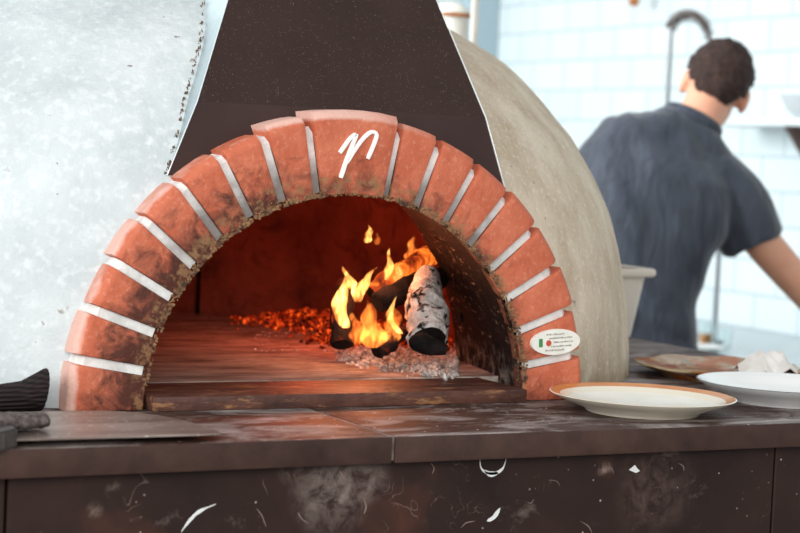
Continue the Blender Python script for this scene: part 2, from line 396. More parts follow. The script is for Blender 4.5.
def revolve(bm, prof, c, n=64, mis=None, scale=(1, 1)):
    """profile of (r, h) points round a vertical axis at c; mis gives a material per profile segment"""
    c = V3(c); rows = []
    for r, h in prof:
        if r < 1e-6: rows.append([bm.verts.new(c+V3((0, 0, h)))])
        else: rows.append([bm.verts.new(c+V3((r*math.cos(2*PI*j/n)*scale[0], r*math.sin(2*PI*j/n)*scale[1], h))) for j in range(n)])
    for i in range(len(rows)-1):
        a, b = rows[i], rows[i+1]; mi = mis[i] if mis else 0
        for j in range(n):
            k = (j+1) % n
            if len(a) == 1 and len(b) == 1: continue
            if len(a) == 1: f = bm.faces.new((a[0], b[k], b[j]))
            elif len(b) == 1: f = bm.faces.new((a[j], a[k], b[0]))
            else: f = bm.faces.new((a[j], a[k], b[k], b[j]))
            f.material_index = mi
def prism(bm, pts, d, mi=0):
    """outline pts extruded by vector d"""
    a = [bm.verts.new(p) for p in pts]; b = [bm.verts.new(V3(p)+V3(d)) for p in pts]; n = len(a)
    fs = [bm.faces.new(a[::-1]), bm.faces.new(b)]
    for j in range(n): fs.append(bm.faces.new((a[j], a[(j+1) % n], b[(j+1) % n], b[j])))
    for f in fs: f.material_index = mi
def remeshed(bm, voxel, smooth_it=4, fac=.5):
    """fuse overlapping closed shapes into one continuous skin; returns a new bmesh"""
    finish(bm); me = bpy.data.meshes.new('tmp'); bm.to_mesh(me); bm.free()
    o = bpy.data.objects.new('tmp', me); C.objects.link(o)
    r = o.modifiers.new('r', 'REMESH'); r.mode = 'VOXEL'; r.voxel_size = voxel
    s = o.modifiers.new('s', 'SMOOTH'); s.factor = fac; s.iterations = smooth_it
    dg = bpy.context.evaluated_depsgraph_get(); dg.update()
    me2 = bpy.data.meshes.new_from_object(o.evaluated_get(dg))
    bpy.data.objects.remove(o); bpy.data.meshes.remove(me)
    nb = bmesh.new(); nb.from_mesh(me2); bpy.data.meshes.remove(me2); return nb
def B(): return bmesh.new()
def W(u, v, h): return V3((u, v, h+Z0))

# ------------------------------------------------------------------ the setting
WU = 3.3
b = B(); box(b, (-3.5, -3.2, -.05), (WU, 5.6, 0)); struct('floor', b, M['floor'])
b = B(); box(b, (WU, -3.2, 0), (WU+.1, 5.6, 3.2))
w = struct('wall_right', b, M['tile'])
# tile joints: a course line at .912 above the worktop, a joint at v = 3.377
w.data.transform(Matrix.Translation(w.location - V3((WU, 3.377-.125-.25*40, Z0+.912-.1275*20-.1275*10)))); w.location = V3((WU, 3.377-.125-.25*40, Z0+.912-.1275*30))
b = B(); box(b, (-3.5, 5.27, 0), (WU, 5.37, 3.2)); struct('wall_back', b, M['white_paint'])

# counter below the oven
U0, U1 = -1.5, 1.06
cb = thing('counter_base', W(0, .6, -Z0), 'dark marbled counter front with white scuffs under the worktop slabs', 'counter')
def scuffs():
    out = []
    def stroke(px, wd):
        pts = spline([on_v(x, y, -.2502) for x, y in px], 14); out.append((pts, wd))
    stroke([(480, 460), (481, 468), (487, 473), (496, 473), (503, 468), (506, 459)], .0017)
    stroke([(484, 470), (490, 474), (498, 473)], .0035)
    stroke([(181, 532), (190, 520), (200, 511), (216, 504)], .0022)
    stroke([(487, 521), (494, 517), (500, 508)], .0028)
    stroke([(461, 528), (466, 523), (475, 521)], .0007)
    stroke([(339, 470), (343, 476), (348, 481)], .0008)
    stroke([(363, 497), (366, 506), (364, 514)], .0010)
    stroke([(298, 512), (301, 518), (309, 524)], .0007)
    stroke([(256, 508), (262, 516), (266, 527)], .0006)
    stroke([(678, 463), (683, 466), (684, 471)], .0006)
    stroke([(527, 502), (531, 503), (534, 499)], .0006)
    stroke([(580, 521), (588, 526), (592, 533)], .0006)
    stroke([(430, 462), (434, 468), (432, 474)], .0006)
    stroke([(606, 470), (611, 468), (614, 474)], .0004)
    stroke([(548, 480), (556, 481), (560, 486)], .0004)
    return out
b = B(); box(b, W(-.5336, -.25, -Z0), W(.5538, -.21, -.033), .0015, 1)
for pts, wd in scuffs():
    n = len(pts); rings = []
    for i, p in enumerate(pts):
        d = (pts[min(i+1, n-1)]-pts[max(i-1, 0)]).normalized(); s = d.cross(V3((0, 1, 0))).normalized()
        h = wd*max(.12, math.sin(PI*(i+.4)/n))*(1+.7*noise.noise(p*90))
        rings.append([p+s*h+V3((0, -.0004, 0)), p+s*h+V3((0, .002, 0)), p-s*h+V3((0, .002, 0)), p-s*h+V3((0, -.0004, 0))])
    loft(b, rings, True, 1 if wd > .0015 else 2)
tri = [on_v(x, y, -.2503) for x, y in ((629, 470), (635, 465), (637, 468), (640, 471), (636, 473))]
prism(b, tri, (0, .003, 0), 1)
obj('facing_panel', b, [M['panel'], M['scuff'], M['faint']], cb, False)
b = B(); box(b, W(U0+.02, -.248, -Z0), W(-.5366, -.21, -.033), .0015, 1); obj('facing_panel', b, M['panel'], cb, False)
b = B(); box(b, W(.5568, -.25, -Z0), W(U1-.02, -.21, -.033), .0015, 1); obj('facing_panel', b, M['panel'], cb, False)
b = B(); box(b, W(U0+.02, -.21, -Z0), W(U1-.02, 1.66, -.033)); obj('carcass', b, M['panel'], cb, False)
for (a, c_, lab) in ((U0, -.0585, 'dark stone slab under the left half of the oven'), (-.0545, U1, 'dark floury stone slab under the right half of the oven and plates')):
    b = B(); box(b, W(a, -.27, -.0335), W(c_, 1.7, 0), .0025, 2)
    tag(obj('worktop_slab', b, M['worktop'], None, True, 30), lab, 'worktop')
b = B(); box(b, W(-.0588, -.266, -.030), W(-.0542, 1.69, -.0008))
tag(obj('slab_joint', b, M['seam']), 'pale worn joint strip between the two dark stone slabs', 'joint')

# ------------------------------------------------------------------ the oven
oven = thing('pizza_oven', W(0, 0, 0), 'domed white plaster pizza oven with a terracotta brick arch, fire inside', 'oven')
AC, RI, RO = .006, .288, .397                # arch centre, inner and outer radius
DV = .785
prof = [(.842, 0), (.838, .05), (.833, .10), (.821, .174), (.802, .245), (.778, .301), (.732, .378), (.70, .415), (.666, .453), (.613, .502), (.527, .553), (.42, .600), (.30, .636), (.16, .66), (0, .668)]
ps = spline([(r, 0, h) for r, h in prof], 54)
b = B(); n = 200; rows = []
for p in ps:
    r = max(p.x, 0)
    rows.append([b.verts.new(W(r*math.sin(2*PI*j/n), DV - r*math.cos(2*PI*j/n), p.z)) for j in range(n)] if r > .004 else None)
for i in range(len(rows)-1):
    for j in range(n):
        k = (j+1) % n
        if rows[i] is None: continue
        if rows[i+1] is None: continue
        qs = (rows[i][j], rows[i][k], rows[i+1][k], rows[i+1][j])
        cc = sum((q.co for q in qs), V3())/4
        if cc.y < .5 and math.hypot(cc.x-AC, cc.z-Z0) < RO-.03: continue
        b.faces.new(qs)
last = [r for r in rows if r is not None][-1]; b.faces.new(last)
for v in b.verts:
    nz = noise.noise(v.co*5)*.004 + noise.noise(v.co*17)*.0018
    d = V3((v.co.x, v.co.y-DV, (v.co.z-Z0)*1.2)).normalized(); v.co += d*nz*(1 if v.co.z > Z0+.02 else 0)
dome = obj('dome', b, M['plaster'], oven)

# brick arch: seventeen voussoirs, the keystone wider
key = math.radians(20.5); gap = math.radians(1.75)
step = (PI-key)/16
angs = []
a = 0
for i in range(17):
    wd = key if i == 8 else step
    angs.append((a, a+wd)); a += wd
def arc_pt(r, th, v): return W(AC + r*math.cos(th), v, .0+r*math.sin(th))
bricks = []
for i, (a0, a1) in enumerate(angs):           # from the right foot to the left foot
    g0 = .0062 if i > 0 else 0; g1_ = .0062 if i < 16 else 0
    rng = random.Random(i*13+1)
    ro = RO + rng.uniform(-.003, .004) + (.004 if i == 8 else 0) - (.006 if i > 9 else 0); vf = rng.uniform(-.003, .002) - (.004 if i == 8 else 0)
    b = B(); nu = 5
    def row(r_, v): return [arc_pt(r_, a0+g0/r_+(a1-a0-(g0+g1_)/r_)*k/nu, v) for k in range(nu+1)]
    # front face, chamfered outer edge, back, and an inner side that opens to the sooty throat
    prof_ = [(RI+rng.uniform(-.002, .002), vf), (ro-.010, vf), (ro, vf+.010), (ro, .115), (.345, .115), (RI+.012, .045)]
    loft(b, [[row(r_, v)[k] for r_, v in prof_] for k in range(nu+1)])
    finish(b)
    es = [e for e in b.edges if len(e.link_faces) == 2 and e.calc_face_angle(0) > .35 and max(e.verts[0].co.y, e.verts[1].co.y) < .04]
    bmesh.ops.bevel(b, geom=es, offset=.0038, segments=2, affect='EDGES', profile=.55)
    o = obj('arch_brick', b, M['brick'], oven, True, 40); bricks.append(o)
    if i == 8: o['label'] = 'wide keystone brick with a white painted letter'
# mortar: one ring just behind the brick faces
b = B(); rings = []
for k in range(65):
    th = PI*k/64
    rings.append([arc_pt(RI+.006, th, .008), arc_pt(RO-.022, th, .008), arc_pt(RO-.013, th, .018), arc_pt(RO-.013, th, .03), arc_pt(RO-.006, th, .112), arc_pt(.345, th, .112), arc_pt(RI+.018, th, .04)])
loft(b, rings); obj('mortar', b, M['mortar'], oven)
# crumbly burnt crust on the inner edge of the bricks
b = B(); rng = random.Random(3)
for k in range(1900):
    th = math.radians(rng.choice((rng.uniform(62, 174), rng.uniform(70, 150), rng.uniform(5, 62))))
    s = rng.uniform(.0007, .0023)
    if rng.random() < .55: p = arc_pt(RI+abs(rng.gauss(0, .0035)), th, rng.uniform(-.0035, .0))
    else:
        v = rng.uniform(-.001, .03); p = arc_pt(RI+.002+v*.25+rng.uniform(-.002, .001), th, v)
    ico(b, Matrix.Translation(p) @ Matrix.Diagonal((s*rng.uniform(.7, 1.6), s*.7, s*rng.uniform(.7, 1.4), 1)))
o = obj('burnt_crust', b, M['gold_crust'], oven); o['kind'] = 'stuff'; o['label'] = 'crumbly golden brown crust along the arch edge'
# painted letter on the keystone: a handwritten lower-case n
def ribbon(bm, px, wd, v, mi=0, n=18, th=.0012):
    pts = spline([on_v(x, y, v) for x, y in px], n); rings = []
    for i, p in enumerate(pts):
        d = (pts[min(i+1, n)]-pts[max(i-1, 0)]).normalized(); s = d.cross(V3((0, 1, 0))).normalized()
        h = wd*(.75 if i in (0, n) else 1)
        rings.append([p+s*h, p+s*h*.7+V3((0, -th, 0)), p-s*h*.7+V3((0, -th, 0)), p-s*h, p-s*h+V3((0, .004, 0)), p+s*h+V3((0, .004, 0))])
    loft(bm, rings, True, mi)
b = B(); ribbon(b, [(340, 153), (345, 146), (350, 139), (356, 134)], .0028, -.0075)
ribbon(b, [(357, 134), (352, 147), (347, 160), (341, 178)], .0031, -.0075)
ribbon(b, [(347, 163), (355, 150), (364, 138), (372, 132), (377, 135), (374, 145), (368, 159)], .0029, -.0075)
obj('painted_letter', b, M['white_letter'], bricks[8]).__setitem__('label', 'white handwritten letter n')
# oval badge on the second brick from the right foot
b = B(); ctr = on_v(556, 342, -.0045); th = math.radians(3)
def bl(x, y, dv=0): return ctr + V3((x*math.cos(th)-y*math.sin(th), dv, x*math.sin(th)+y*math.cos(th)))
prism(b, [bl(.0415*math.cos(2*PI*k/40), .0188*math.sin(2*PI*k/40)) for k in range(40)][::-1], (0, .006, 0), 0)
def mark(x0, y0, x1, y1, mi): prism(b, [bl(x0, y0, -.0006), bl(x1, y0, -.0006), bl(x1, y1, -.0006), bl(x0, y1, -.0006)], (0, .002, 0), mi)
mark(-.029, -.006, -.023, .006, 1)
prism(b, [bl(-.0125+.0045*math.cos(2*PI*k/12), -.001+.0045*math.sin(2*PI*k/12), -.0006) for k in range(12)][::-1], (0, .002, 0), 2)
rng = random.Random(5)
for row, (yy, xa, xb) in enumerate(((.0115, -.016, .014), (.006, -.012, .027), (.0, -.004, .030), (-.006, -.008, .026), (-.0115, -.018, .012))):
    x = xa
    while x < xb:
        l = rng.uniform(.0012, .0034); mark(x, yy-.0012, x+l, yy+.0012*rng.uniform(.3, 1), 3); x += l+rng.uniform(.0008, .0022)
for k in range(0): mark(.018+.003*k, .001*math.sin(k)-.0005, .0195+.003*k, .003+.001*math.sin(k*2), 2 if k % 2 else 3)
o = obj('maker_badge', b, [M['badge'], M['green'], M['red'], M['grey_ink']], bricks[1], False); o['label'] = 'white oval badge with green and red marks'
bricks[1]['label'] = 'brick carrying a white oval badge'

# hearth stone, oven floor, throat, inner vault
b = B(); box(b, W(AC-RI+.004, -.018, 0), W(AC+RI-.004, .12, .0195), .003, 2); obj('hearth_stone', b, M['hearth'], oven, True, 30)
b = B(); box(b, W(-.42, .121, .001), W(.42, 1.2, .0205)); obj('oven_floor', b, M['oven_floor'], oven, False)
b = B(); rings = []; inner = []
for k in range(14):
    s = k/13; v = .012+(.335-.012)*s; r = RI+.0035 + (.366-RI-.0035)*(s**.9)
    ring = []
    for j in range(73):
        th = PI*j/72; q = arc_pt(r, th, v); q += V3((math.cos(th), 0, math.sin(th)))*(noise.noise(q*40)*.004+noise.noise(q*90)*.002)*min(1, s*4); q.z = max(q.z, Z0); ring.append(q)
    for j in range(72, -1, -1): ring.append(arc_pt(r+.012, PI*j/72, v))
    rings.append(ring)
loft(b, rings); obj('throat', b, M['throat'], oven, True, 60)
CV, CR = .66, .51
ip = spline([(CR, 0, 0), (CR, 0, .1), (.505, 0, .19), (.48, 0, .27), (.42, 0, .35), (.33, 0, .405), (.2, 0, .44), (.05, 0, .452)], 24)
b = B(); n = 120; rows = [[b.verts.new(W(p.x*math.sin(2*PI*j/n), CV-p.x*math.cos(2*PI*j/n), p.z)) for j in range(n)] for p in ip]
for i in range(len(rows)-1):
    for j in range(n):
        qs = (rows[i][j], rows[i+1][j], rows[i+1][(j+1) % n], rows[i][(j+1) % n])
        cc = sum((q.co for q in qs), V3())/4
        if cc.y < .5 and math.hypot(cc.x-AC, cc.z-Z0) < .355: continue
        b.faces.new(qs)
b.faces.new(rows[-1])
# joints between the refractory sections, pressed into the wall
for v in b.verts:
    ang = math.degrees(math.atan2(v.co.x, v.co.y-CV))
    v.co += V3((v.co.x, v.co.y-CV, 0))*(.012*noise.noise(v.co*12))
obj('inner_vault', b, M['firebrick'], oven, True, 60, recalc=False)
for ang in (27.5, 118, -20):
    a_ = math.radians(ang); q = V3((math.sin(a_), math.cos(a_), 0)); s = V3((q.y, -q.x, 0))
    rings = []; b = B()
    for p in ip[:18]:
        c_ = W(0, CV, p.z)+q*(p.x*.996); rings.append([c_+s*.0035-q*.004, c_+s*.0035+q*.012, c_-s*.0035+q*.012, c_-s*.0035-q*.004])
    loft(b, rings); obj('vault_joint', b, M['char'], oven, False)

# flue hood: a lower band and an upper panel that leans back, pale steel sides
hb = [on_v(168, 180, .045), on_v(504, 183, .045)]
hf = [on_v(198, 104, .055), on_v(485, 115, .055)]
ht = [on_v(231, 0, .18), on_v(440, 0, .18)]
zf = (hf[0].z+hf[1].z)/2; zt = (ht[0].z+ht[1].z)/2; zb = (hb[0].z+hb[1].z)/2
for q in hf: q.z = zf
for q in ht: q.z = zt
for q in hb: q.z = zb
def sym(a_, b_): 
    c_ = .004; h = (b_.x-a_.x)/2; return [V3((c_-h, a_.y, a_.z)), V3((c_+h, a_.y, a_.z))]
ext = [ht[0]+(ht[0]-hf[0])*.8, ht[1]+(ht[1]-hf[1])*.8]
def slab(bm, A, Bq, thick=.004):
    """panel between edge A (left, right) and edge B above it, given a thickness backwards"""
    nrm = (A[1]-A[0]).cross(Bq[0]-A[0]).normalized()
    if nrm.y < 0: nrm = -nrm
    prism(bm, [A[0], A[1], Bq[1], Bq[0]], nrm*thick)
b = B(); slab(b, hf, ht); slab(b, ht, ext); hood = obj('flue_hood', b, M['hood'], oven, False)
b = B(); slab(b, hb, hf, .0045); o = obj('hood_band', b, M['hood_band'], hood, False); o['label'] = 'smooth darker lower band of the hood'
for s, side in ((0, 'left'), (1, 'right')):
    sg = -1 if s == 0 else 1
    b = B(); bk = .42
    fr = [hb[s], hf[s], ht[s], ext[s]]; fr = [q+V3((sg*.0005, .0035, 0)) for q in fr]
    pts = fr + [V3((fr[3].x, bk+.1, fr[3].z)), V3((fr[0].x, bk, fr[0].z))]
    prism(b, pts, (-sg*.002, 0, 0)); obj('hood_side', b, M['galv'], hood, False)
    b = B(); off = V3((sg*.0015, -.0005, 0)); tube(b, [q+off for q in (hb[s], hf[s], ht[s], ext[s])], .0009, 8); obj('hood_edge', b, M['galv_edge'], hood)
b = B(); rng = random.Random(9); fl_ = [(hb[0], hf[0]), (hf[0], ht[0])]
for k in range(520):
    A_, E_ = rng.choice(fl_); s = rng.random(); q = A_.lerp(E_, s); h = q.z-Z0
    rr_ = max((p for p in ps), key=lambda p: -abs(p.z-h)).x
    dv = rr_**2-(q.x-.0)**2
    if dv <= 0: continue
    v = DV-math.sqrt(dv)
    if v < q.y-.01 or rng.random() < .35+.3*math.sin(h*60): continue
    p = V3((q.x-.002+rng.uniform(-.0025, .0005), v+rng.uniform(-.004, .002), q.z))
    bmesh.ops.create_icosphere(b, subdivisions=1, radius=rng.uniform(.0005, .0013), matrix=Matrix.Translation(p) @ Matrix.Diagonal((.8, 1, rng.uniform(.8, 2.8), 1)))
o = obj('crumbled_edge', b, simple('shadow brown broken render', srgb(120, 92, 76), srgb(70, 54, 46), 90, .9), oven); o['kind'] = 'stuff'; o['label'] = 'crumbled plaster edge beside the hood with its shadow coloured in brown'  # broken plaster chips; the shadow along the edge is put into their dark colour
b = B(); tube(b, [V3((.0, .50, ext[0].z-.12)), V3((.0, .50, 2.6))], .09, 32); obj('chimney_pipe', b, M['galv'], oven)

# ------------------------------------------------------------------ fire
FZ = .0205
def rr0(s, rad):
    x = s*(len(rad)-1); j = min(int(x), len(rad)-2); return rad[j]+(rad[j+1]-rad[j])*(x-j)
def log(name, pts, rad, mat, label, n=14, wob=.18, endmat=None):
    b = B(); sp = spline(pts, 16); rl = rad if isinstance(rad, list) else [rad, rad]; rr = [rr0(i/16, rl)*(.9 if i in (0, 16) else 1)*(1+.06*math.sin(i*1.7)) for i in range(17)]
    tube(b, sp, rr, n, 0, True, wob)
    b.faces.ensure_lookup_table()
    for f in b.faces:
        if len(f.verts) > 4: f.material_index = 1
    return tag(obj(name, b, [mat, endmat or M['char']]), label, 'firewood', 'burning firewood in the oven')
def lift(p, h):  # keep a point above the oven floor
    p = V3(p); p.z = max(p.z, Z0+FZ+h); return p
log('firewood', [lift(P(342, 345, 2.93), .018), P(342, 318, 2.95), P(343, 296, 2.96), P(345, 281, 2.97)], [.019, .018, .016, .012], M['log_warm'], 'upright charred stub of firewood at the left of the fire')
log('firewood', [P(370, 292, 2.97), P(388, 281, 2.99), P(410, 267, 3.03), P(450, 246, 3.12)], [.013, .016, .017, .017], M['log_hot'], 'glowing orange log slanting across the top of the fire', wob=.28)
log('firewood', [P(377, 303, 2.89), P(392, 296, 2.91), P(415, 286, 2.96), P(440, 278, 3.02)], [.015, .019, .019, .018], M['char'], 'black charred log right under the glowing top log')
log('firewood', [lift(P(429, 341, 2.80), .030), P(427, 320, 2.83), P(425, 300, 2.87), P(429, 274, 2.93)], [.030, .032, .028, .017], M['ash_bark'], 'thick log coated in cracked white ash at the right of the fire', 28, .26)
log('firewood', [lift(P(376, 350, 2.86), .012), lift(P(390, 343, 2.88), .016), P(403, 330, 2.90)], [.013, .016, .012], M['log_warm'], 'small black charred chunk lying under the crossed logs', wob=.3)
b = B(); tube(b, [lift(P(412, 343, 2.755), .014), lift(P(422, 342, 2.755), .016), lift(P(434, 347, 2.755), .013), lift(P(446, 350, 2.76), .011)], [.010, .015, .013, .009], 12, 0, True, .4)
tag(obj('charcoal', b, M['char']), 'broken charcoal lump at the foot of the ash coated log', 'charcoal')

def chip(bm, p, s, rng):
    m = Matrix.Translation(p) @ Matrix.Rotation(rng.uniform(0, PI), 4, V3((rng.random(), rng.random(), rng.random()+.1)).normalized()) @ Matrix.Diagonal((rng.uniform(.6, 1.7), rng.uniform(.6, 1.3), rng.uniform(.35, .9), 1))
    ico(bm, m @ Matrix.Scale(s, 4))
rng = random.Random(11); b = B()
e0 = on_h(300, 322, .03); e1 = on_h(340, 345, .02); e2 = on_h(400, 345, .02)
for k in range(900):
    x = rng.gauss(0, 1); y = rng.gauss(0, 1); c_ = on_h(303, 320, .03)
    p = V3((c_.x+x*.055+.02, c_.y+y*.085, 0)); p.z = Z0+FZ+.030*math.exp(-(x*x+y*y)*.45)*rng.random()
    chip(b, p, rng.uniform(.002, .0065), rng)
for k in range(900):
    s = rng.random(); p = e1.lerp(e2, s*1.35-.1); p += V3((rng.gauss(0, .03), rng.gauss(.015, .035), 0)); p.z = Z0+FZ+.035*rng.random()**1.4
    chip(b, p, rng.uniform(.002, .007), rng)
tag(obj('ember_bed', b, M['ember'], None, False), 'glowing orange ember bed under and left of the burning logs', 'embers', None, 'stuff')
b = B()
for k in range(2600):
    s = rng.random()**.7; q = on_h(335+122*s, 354+10*s+rng.gauss(0, 4+2.5*s), .0205)
    q.z = Z0+FZ+rng.random()**3*.006
    chip(b, q, rng.uniform(.0012, .0045)*(1.6 if rng.random() < .08 else 1), rng)
for k in range(90):
    q = on_h(rng.uniform(255, 345), rng.uniform(330, 352), .0205); q.z = Z0+FZ; chip(b, q, rng.uniform(.001, .003), rng)
tag(obj('ash_scatter', b, M['ash'], None, False), 'scatter of grey white ash on the oven floor before the logs', 'ash', None, 'stuff')

def flame(base, tip, w, z, mat, label, bend=0.0, seed=0):
    p0 = P(base[0], base[1], z); p1 = P(tip[0], tip[1], z+.02); p0.z = max(p0.z, Z0+FZ+.005)
    wm = w*z/FPX/2; d = p1-p0; side = RT
    b = B(); rings = []; n = 22; cen = []
    for i in range(n+1):
        s = i/n; c_ = p0+d*s + side*(bend*math.sin(PI*s)*d.length + .25*wm*math.sin(s*9+seed)*s) + FW*(.3*wm*math.sin(s*7+seed*2)*s)
        r = wm*(min(1, (s*3.4+.12))**.6)*(1-s)**.75*(1+.18*math.sin(s*11+seed)) + .0003
        ring = []
        for j in range(16):
            t_ = 2*PI*j/16; q = RT*math.cos(t_)*r + V3((FW.x, FW.y, 0))*math.sin(t_)*r*.8
            q = q*(1+.22*noise.noise((c_+q)*45+V3((seed, 0, 0)))); ring.append(c_+q)
        rings.append(ring)
    loft(b, rings); tag(obj('flame', b, mat), label, 'flame', 'flames in the oven')
flame((367, 243), (369, 225), 11, 3.0, M['flame'], 'small loose flame floating highest above the logs', .05, 1)
flame((346, 328), (352, 270), 22, 2.9, M['flame'], 'tall pale yellow flame licking the upright stub', -.16, 2)
flame((358, 302), (379, 267), 20, 2.88, M['flame'], 'forked yellow flame leaning right beside the stub', -.16, 3)
flame((386, 280), (389, 248), 11, 2.95, M['flame'], 'narrow upright flame behind the top log', .06, 4)
flame((409, 262), (412, 236), 18, 3.06, M['flame_red'], 'orange flame rising behind the top log near the arch', .06, 5)
flame((372, 348), (364, 300), 34, 2.85, M['flame_red'], 'broad orange flame in the middle of the ember bed', .08, 6)
flame((385, 346), (393, 306), 28, 2.87, M['flame_red'], 'low orange flame under the crossed logs', .1, 7)
flame((401, 334), (398, 296), 11, 2.80, M['flame'], 'thin flame curling beside the ash coated log', -.25, 8)
flame((377, 245), (378, 233), 9, 3.02, M['flame_red'], 'faint red spark of flame right of the loose flame', .0, 9)
flame((357, 345), (352, 312), 24, 2.88, M['flame_red'], 'low orange flame at the foot of the upright stub', .1, 10)
flame((352, 290), (341, 266), 12, 2.93, M['flame'], 'small yellow flame on top of the upright stub', .1, 11)

def light(name, typ, loc, energy, col, **kw):
    d = bpy.data.lights.new(name, typ); d.energy = energy; d.color = col
    for k, v in kw.items(): setattr(d, k, v)
    o = bpy.data.objects.new(name, d); C.objects.link(o); o.location = loc; return o
light('fire_light', 'POINT', P(372, 262, 2.88), 1.0, (1, .33, .15), shadow_soft_size=.05)
light('fire_light', 'POINT', P(330, 250, 3.15), 1.3, (1, .15, .06), shadow_soft_size=.08)

# ------------------------------------------------------------------ things on the worktop
def plate(name, c, R_, H, mats, mis_fn, label, n=72, tilt=None):
    f = .60*R_
    prof = [(0, .004), (f*.9, .004), (f*.93, 0), (f, 0), (f+.004, .005), (R_*.86, H*.62), (R_*.99, H*.93), (R_, H*.97), (R_-.002, H), (R_*.965, H*.97), (R_*.905, H*.86), (R_*.885, H*.84), (R_*.80, H*.60), (f*.98, .0105), (f*.9, .0095), (0, .009)]
    b = B(); revolve(b, prof, c, n, [mis_fn(i) for i in range(len(prof)-1)])
    return obj(name, b, mats, None, True, 50), label
o, l_ = plate('dinner_plate', W(.411, -.130, 0), .1315, .0255, [M['cream_ceramic'], M['orange_glaze'], M['plate_well']],
              lambda i: 1 if i in (8, 9, 10) else (2 if i > 11 else 0), '')
tag(o, 'cream plate with an orange glazed rim nearest the worktop edge', 'plate')
o, l_ = plate('dinner_plate', W(.712, -.072, 0), .133, .030, [M['ceramic'], M['dark_line'], M['ceramic']], lambda i: 1 if i in (7,) else 0, '')
tag(o, 'white plate with a thin dark edge right of the cream plate', 'plate')
tc_ = W(.812, .215, 0)
prof = [(0, .003), (.088, .003), (.09, 0), (.096, 0), (.10, .005), (.135, .016), (.142, .0185), (.142, .021), (.134, .0195), (.108, .012), (.09, .0085), (0, .008)]
b = B(); revolve(b, prof, tc_, 60)
for v in b.verts:
    d = v.co-tc_; r = math.hypot(d.x, d.y)
    if r > .1: v.co += V3((d.x, d.y, 0))*.025*math.cos(8*math.atan2(d.y, d.x)) + V3((0, 0, .0015*math.cos(8*math.atan2(d.y, d.x))))
tag(obj('painted_dish', b, M['mottled']), 'mottled amber and red painted dish behind the white plate', 'dish')
# crumpled napkin lying in the dish
b = B(); nx = 44; nc = on_h(767, 372, .013); nc.z = Z0+.012
g = [[None]*(nx+1) for _ in range(nx+1)]
for i in range(nx+1):
    for j in range(nx+1):
        x = (i/nx-.5)*2; y = (j/nx-.5)*2; e = max(abs(x), abs(y))
        h = .035*max(0, 1-abs(x+.22)*.95-abs(y-.1)*.75) + .026*max(0, 1-abs(x-.52)*1.7-abs(y+.1)*.55)
        q = V3((x, y, 0)); h += .014*abs(noise.noise(V3((x*2.4+y*1.2, y*.8, 3))))*(1.25-e) + .003*abs(noise.noise(q*3))
        fold = .15*noise.noise(q*1.4+V3((5, 2, 0)))
        p = nc + RT*(x*.050*(1+fold)) + V3((f0.x, f0.y, 0))*(y*.046*(1+fold)); p.z = nc.z + .0015 + max(h, 0)
        g[i][j] = b.verts.new(p)
for i in range(nx):
    for j in range(nx): b.faces.new((g[i][j], g[i+1][j], g[i+1][j+1], g[i][j+1]))
finish(b); bmesh.ops.solidify(b, geom=b.faces[:], thickness=.0015)
tag(obj('napkin', b, M['napkin'], None, True, 70), 'crumpled white cloth napkin lying in the painted dish', 'napkin')

# square plastic tub between dome and person
tub = thing('plastic_tub', W(.981, .885, 0), 'beige square plastic tub with a flanged rim right of the dome', 'tub')
def rrect(c, hx, hy, r, n=6):
    out = []
    for (sx, sy, a0) in ((1, 1, 0), (-1, 1, 90), (-1, -1, 180), (1, -1, 270)):
        for k in range(n+1):
            t_ = math.radians(a0+90*k/n); out.append(V3((c.x+sx*(hx-r)+r*math.cos(t_), c.y+sy*(hy-r)+r*math.sin(t_), c.z)))
    return out
tcx = W(.981, .885, 0)
b = B(); loft(b, [rrect(tcx+V3((0, 0, h)), s, s, .02) for h, s in ((0, .070), (.003, .073), (.128, .090), (.128, .087), (.006, .070), (.006, .01))]); obj('tub_body', b, M['tub'], tub, True, 40)
b = B(); loft(b, [rrect(tcx+V3((0, 0, h)), s, s, .022) for h, s in ((.126, .089), (.126, .103), (.131, .106), (.140, .105), (.142, .101), (.140, .088))], False); 
obj('tub_rim', b, M['tub'], tub, True, 40)

# pizza peel
peel = thing('pizza_peel', W(-.4, -.16, 0), 'worn steel pizza peel lying flat left of the arch', 'peel')
out = [(-.545, -.262), (-.30, -.266), (-.283, -.262), (-.281, -.235), (-.283, -.196), (-.290, -.150), (-.305, -.110), (-.325, -.080), (-.355, -.060), (-.40, -.054), (-.545, -.054)]
b = B(); prism(b, [W(u, v, .0075) for u, v in out], (0, 0, .0025)); 
finish(b); bmesh.ops.bevel(b, geom=[e for e in b.edges if e.calc_face_angle(0) > 1], offset=.0006, segments=1, affect='EDGES')
bl_ = obj('blade', b, M['peel'], peel, False)
b = B(); prism(b, [W(u, v, .0) for u, v in ((-.95, -.285), (-.552, -.285), (-.528, -.262), (-.528, -.205), (-.552, -.185), (-.95, -.185))], (0, 0, .0225)); finish(b)
bmesh.ops.bevel(b, geom=[e for e in b.edges if e.calc_face_angle(0) > .5], offset=.003, segments=2, affect='EDGES'); obj('peel_handle', b, M['dark_handle'], peel)

